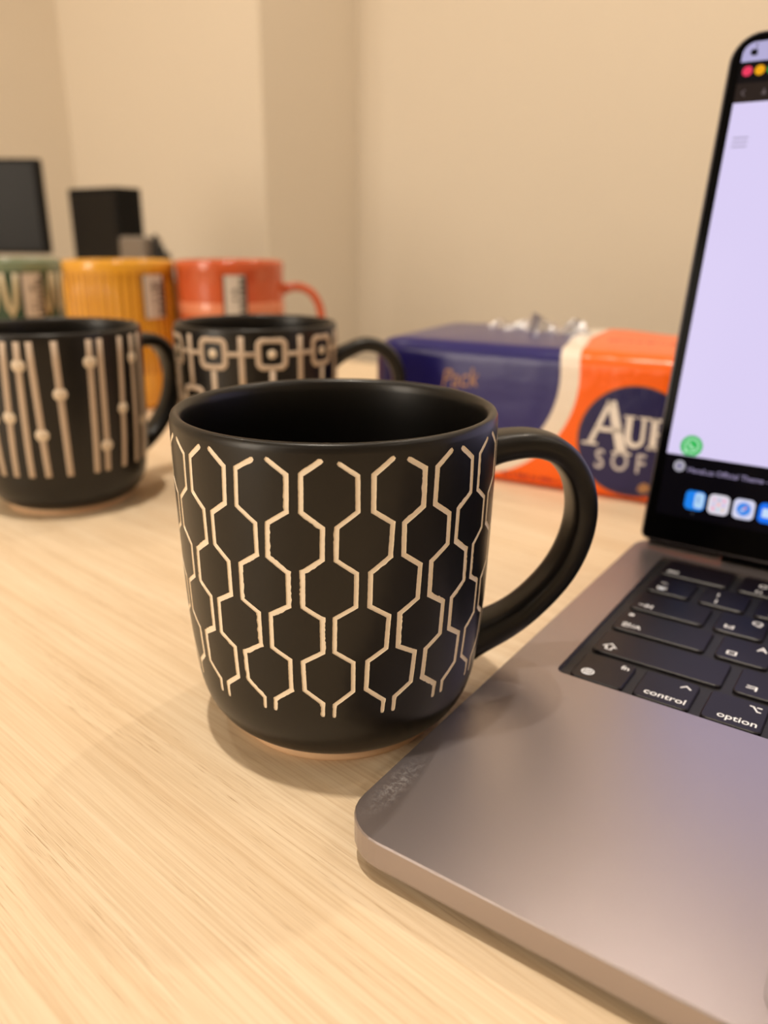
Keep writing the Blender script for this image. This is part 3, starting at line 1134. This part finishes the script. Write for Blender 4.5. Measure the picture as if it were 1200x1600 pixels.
dcy = 23.2
dock(19.2, dcy, 3.9, (30, 130, 236), [('dock_icon_face', [(x, y) for x, y in rrect(19.0, 22.7, dcy - 3.0, dcy + 3.4, 1.2, 4)], (176, 212, 244)), ('dock_icon_mark', rrect(20.2, 20.8, dcy - .9, dcy + 2.0, .25, 3), (40, 90, 190))])
gr = []
for i in range(3):
    for j in range(3):
        c = [(236, 170, 196), (206, 196, 226), (226, 190, 214), (196, 214, 226), (240, 186, 190), (190, 190, 214), (226, 206, 196), (206, 190, 226), (236, 176, 206)][i * 3 + j]
        x, y = 28.5 + (i - 1) * 1.9, dcy + (j - 1) * 1.9
        gr.append(('dock_icon_mark', rrect(x - .7, x + .7, y - .7, y + .7, .25, 2), c))
dock(28.5, dcy, 4.0, (224, 218, 230), gr)
dock(38.0, dcy, 4.0, (214, 214, 240), [('dock_icon_mark', circ(38.0, dcy, 2.7, 28), (70, 140, 232)), ('dock_icon_mark', [(39.6, dcy + 1.7), (38.4, dcy - .4), (37.6, dcy + .4)], (240, 150, 160)), ('dock_icon_mark', [(36.4, dcy - 1.7), (37.6, dcy + .4), (38.4, dcy - .4)], (236, 240, 250))])
dock(47.4, dcy, 4.0, (26, 112, 240), [('dock_icon_mark', rrect(44.8, 50.0, dcy - 1.8, dcy + 1.8, .5, 3), (196, 220, 250))])
flat('dock_dot', circ(19.2, 17.9, .5, 10), 0.36, screen_mat('dock_dot_grey', (60, 60, 66)))

# ------------------------------------------------------------------ the wrapped tissue pack
ROT = math.atan2(.0995, .995)
pack = thing('tissue_pack', 'plastic wrapped blue and orange tissue pack behind the mug handle', 'tissue pack', W(-166, 283.0, 0), ROT)
PL0, PL1, PDP, PHT = -24.0, 245.0, 112.0, 79.5


def pack_mat():
    m = bpy.data.materials.new('tissue_pack_film')
    m.use_nodes = True
    nt = m.node_tree
    b = nt.nodes['Principled BSDF']
    N, L = nt.nodes.new, nt.links.new
    tc = N('ShaderNodeTexCoord')
    sep = N('ShaderNodeSeparateXYZ')
    L(tc.outputs['Object'], sep.inputs[0])

    def math_(op, a, c=None):
        n = N('ShaderNodeMath')
        n.operation = op
        for i, q in enumerate((a, c)):
            if q is None:
                continue
            if isinstance(q, (int, float)):
                n.inputs[i].default_value = q
            else:
                L(q, n.inputs[i])
        return n.outputs[0]

    def ell(cx, cz, ax, az, half=True):
        # the print wraps over the top edge, so use the unrolled height
        h = math_('ADD', sep.outputs['Z'], math_('MULTIPLY', math_('MAXIMUM', math_('SUBTRACT', sep.outputs['Y'], 0.006), 0.0), 0.35))
        dx = math_('DIVIDE', math_('SUBTRACT', sep.outputs['X'], cx * M), ax * M)
        if half:                      # left of its centre the blue field simply goes on
            dx = math_('MAXIMUM', dx, 0.0)
        dz = math_('DIVIDE', math_('SUBTRACT', math_('MINIMUM', h, 0.097), cz * M), az * M)
        return math_('ADD', math_('MULTIPLY', dx, dx), math_('MULTIPLY', dz, dz))

    def step(v, lim, soft):
        n = N('ShaderNodeMapRange')
        n.inputs[1].default_value = lim - soft
        n.inputs[2].default_value = lim + soft
        L(v, n.inputs[0])
        return n.outputs[0]

    def mixc(fac, a, c):
        x = N('ShaderNodeMix')
        x.data_type = 'RGBA'
        L(fac, x.inputs[0])
        for i, q in ((6, a), (7, c)):
            if isinstance(q, tuple):
                x.inputs[i].default_value = q
            else:
                L(q, x.inputs[i])
        return x.outputs[2]
    blue, white, orange = lin(34, 30, 104), lin(238, 226, 212), lin(252, 104, 6)
    c = mixc(step(ell(40, 64, 64, 61), 1.0, .012), white, orange)
    c = mixc(step(ell(40, 64, 53.5, 54), 1.0, .012), blue, c)
    # the round badge
    bd = ell(136, 33.5, 30.6, 30.6, False)
    front = math_('LESS_THAN', sep.outputs['Y'], 0.02)
    ringf = math_('MULTIPLY', front, math_('SUBTRACT', 1.0, step(bd, 1.0, .015)))
    c = mixc(ringf, c, lin(150, 96, 40))
    inf = math_('MULTIPLY', front, math_('SUBTRACT', 1.0, step(bd, .955, .012)))
    c = mixc(inf, c, lin(34, 32, 84))
    L(c, b.inputs['Base Color'])
    b.inputs['Roughness'].default_value = 0.28
    b.inputs['Coat Weight'].default_value = 0.1
    b.inputs['Specular IOR Level'].default_value = 0.35
    b.inputs['Coat Roughness'].default_value = 0.15
    n = N('ShaderNodeTexNoise')
    n.inputs['Scale'].default_value = 45
    n.inputs['Detail'].default_value = 4
    L(tc.outputs['Object'], n.inputs['Vector'])
    bp = N('ShaderNodeBump')
    bp.inputs['Strength'].default_value = 0.25
    bp.inputs['Distance'].default_value = 0.004
    L(n.outputs['Fac'], bp.inputs['Height'])
    L(bp.outputs['Normal'], b.inputs['Normal'])
    return m


m_pack = pack_mat()


def pack_body():
    nx, nc = 46, 36
    loops = []
    for i in range(nx + 1):
        t = i / nx
        x = PL0 + (PL1 - PL0) * t
        e = min(1.0, min(t, 1 - t) / 0.06)
        s = 1 - 0.10 * (1 - e) ** 2
        lp = []
        for p in rrect(0, PDP, 0, PHT, [9, 12, 10, 9], 8):
            y, z = p
            y = PDP / 2 + (y - PDP / 2) * s
            z = PHT / 2 + (z - PHT / 2) * s + (PHT / 2 * (s - 1))* 0
            if y > PDP * .1 and z > PHT * .8:
                z += 4.0 * math.sin(PI * min(1, (y / PDP))) * (0.4 + 0.6 * e) + 0.9 * math.sin(x * .09 + y * .05)
            z = max(z, 0.0) if z < 1 else z
            lp.append((x + 0.6 * math.sin(z * .2), y, z))
        loops.append(lp)
    v, f = loft(loops)
    return v, f


v, f = pack_body()
zmin = min(p[2] for p in v)
part('wrapper', [(x, y, z - zmin) for x, y, z in v], f, m_pack, pack)
# crinkled seal of the film along the top
rnd = random.Random(2)
loops = []
for i in range(30):
    x = 20 + i * 2.4
    y = 78 + 5 * math.sin(i * .8) + rnd.uniform(-2, 2)
    h = 80 + (7.5 + 3.5 * math.sin(i * .55 + .6) + rnd.uniform(-1.5, 1.5)) * math.sin(PI * (i + .5) / 30) ** .5
    loops.append([(x, y - 7 + rnd.uniform(-1, 1), 79), (x, y - 2.5, (79 + h) / 2 + 1), (x + rnd.uniform(-.6, .6), y, h), (x, y + 3.5, (79 + h) / 2), (x, y + 8, 79)])
v, f = loft(loops)
part('film_seal', v, f, m_film, pack, smooth=False, label='crinkled clear film seal')


def pack_text(name, polys, m, th=0.25):
    """flat printed letters on the front face, polygons in (s, z)"""
    vs, fs = [], []
    for pl in polys:
        b = len(vs)
        vs += [(x, -0.35, z) for x, z in pl]
        fs.append(tuple(range(b, b + len(pl))))
    return part(name, vs, fs, m, pack, smooth=False)


def ser(x, z, w, h=1.3):
    return [(x, z), (x + w, z), (x + w, z + h), (x, z + h)]


# A U E R with slab serifs, the A taller
A = [[(111.2, 30.5), (120.6, 55.0), (123.4, 55.0), (114.0, 30.5)], [(127.6, 27.0), (120.0, 55.0), (124.6, 55.0), (133.2, 27.0)], [(115.0, 38.0), (129.0, 38.0), (129.0, 40.5), (115.6, 40.5)], ser(108.6, 30.0, 8.4, 1.4), ser(125.2, 26.4, 10.0, 1.4)]
pack_text('letter', A, m_white_ink)
Uo = [(131.0, 47.4), (131.0, 36.5)] + [(136.1 + 5.1 * math.cos(a), 36.0 + 5.2 * math.sin(a)) for a in np.linspace(PI, 2 * PI, 12)] + [(141.2, 47.4), (139.2, 47.4), (139.2, 36.5)] + [(136.7 + 2.5 * math.cos(a), 36.4 + 2.9 * math.sin(a)) for a in np.linspace(0, -PI, 10)] + [(134.2, 47.4)]
pack_text('letter', [Uo, ser(129.6, 46.8, 6.2, 1.1), ser(137.4, 46.8, 5.4, 1.1)], m_white_ink)
pack_text('letter', [ser(144.0, 31.0, 3.4, 16.8), ser(142.8, 31.0, 11, 1.6), ser(142.8, 46.2, 11, 1.6), ser(146.5, 38.8, 5.6, 1.5), ser(152.4, 31.0, 1.4, 4.6), ser(152.4, 43.4, 1.4, 4.4)], m_white_ink)
sm = text_mesh('S O F', 13.4, m_silver_ink, bold=.16)
so = link('lettering', sm, pack, (116.2 * M, -0.35 * M, 17.6 * M))
so.rotation_euler = (PI / 2, 0, 0)
so.scale = (0.88, 1.12, 1)
gm = text_mesh('Pack', 15.5, m_gold_ink, shear=.35, bold=-.05)
go = link('script_lettering', gm, pack, (22.5 * M, -0.35 * M, 52.5 * M))
go.rotation_euler = (PI / 2, math.radians(-7), 0)
go.scale = (.80, 1, 1)


def scribble(name, x0, x1, y, z, hgt, m, flat_top, seed):
    r_ = random.Random(seed)
    vs, fs = [], []
    x = x0
    while x < x1:
        w = r_.uniform(.8, 1.5)
        h = hgt * r_.choice((.65, .65, .7, 1.0))
        b = len(vs)
        if flat_top:
            vs += [(x, y, z), (x + w, y, z), (x + w, y + h, z + .55), (x, y + h, z + .55)]
        else:
            vs += [(x, y, z), (x + w, y, z), (x + w, y, z + h), (x, y, z + h)]
        fs.append((b, b + 1, b + 2, b + 3))
        x += w + r_.choice((.45, .5, .6, 2.0))
    return part(name, vs, fs, m, pack, smooth=False)


scribble('small_print', 64, 106, -.35, 5.2, 2.6, m_red_ink, False, 8)
scribble('small_print', 112, 168, 22.0, 83.2, 5.5, m_red_ink, True, 9)
# small gold corner mark in the badge
pack_text('gold_mark', [[(140.5, 8.2), (143.5, 6.6), (146.2, 8.0), (147, 11.2), (144, 12.8), (141.5, 11.2)]], m_gold_ink)

# ------------------------------------------------------------------ black things at the back on the left
boxr = thing('black_box', 'upright black box near the wall behind the mustard mug', 'box', W(-860, 598, 0))
v, f = bevel_box(-51, 51, -18, 22, 3, 196, 2.0, 2)
part('housing', v, f, m_black2, boxr, smooth=False)
v, f = bevel_box(-47, 47, -19.2, -17, 12, 188, .8, 1)
part('front_panel', v, f, m_black, boxr, smooth=False)
for sx in (-38, 38):
    v, f = bevel_box(sx - 7, sx + 7, -12, 16, 0, 3.6, .6, 1)
    part('rubber_foot', v, f, m_dark, boxr, smooth=False)

adp = thing('power_adapter', 'small grey power adapter with dark upright plugs beside the black box', 'adapter', W(-742, 566, 0))
v, f = bevel_box(-34, 14, -16, 16, 0, 136, 5, 3)
part('housing', v, f, m_grey, adp, smooth=False)
for i, (dx, hh) in enumerate(((19, 139), (30, 126), (40, 118))):
    v, f = lathe([(3.5, 0), (4.2, 4), (4.2, hh - 12), (3.0, hh - 4), (2, hh)], 14)
    part('plug', [(x + dx, y, z) for x, y, z in v], f, m_dark, adp)

mon = thing('small_monitor', 'small black monitor on a stand at the left edge', 'monitor', W(-1024, 511, 0), math.radians(29))
v, f = bevel_box(-100, 100, -6, 10, 112, 233, 3, 2)
part('case', v, f, m_black2, mon, smooth=False)
v, f = bevel_box(-95, 95, -7, -5.5, 117, 228, .4, 1)
part('screen', v, f, m_scrn_off, mon, smooth=False)
v, f = bevel_box(-14, 14, 4, 14, 8, 150, 2, 2)
part('stand_post', v, f, m_black, mon, smooth=False)
v, f = plate(rrect(-65, 65, -45, 55, 14, 6), 0, 9, 2)
part('stand_base', v, f, m_black, mon, smooth=False)
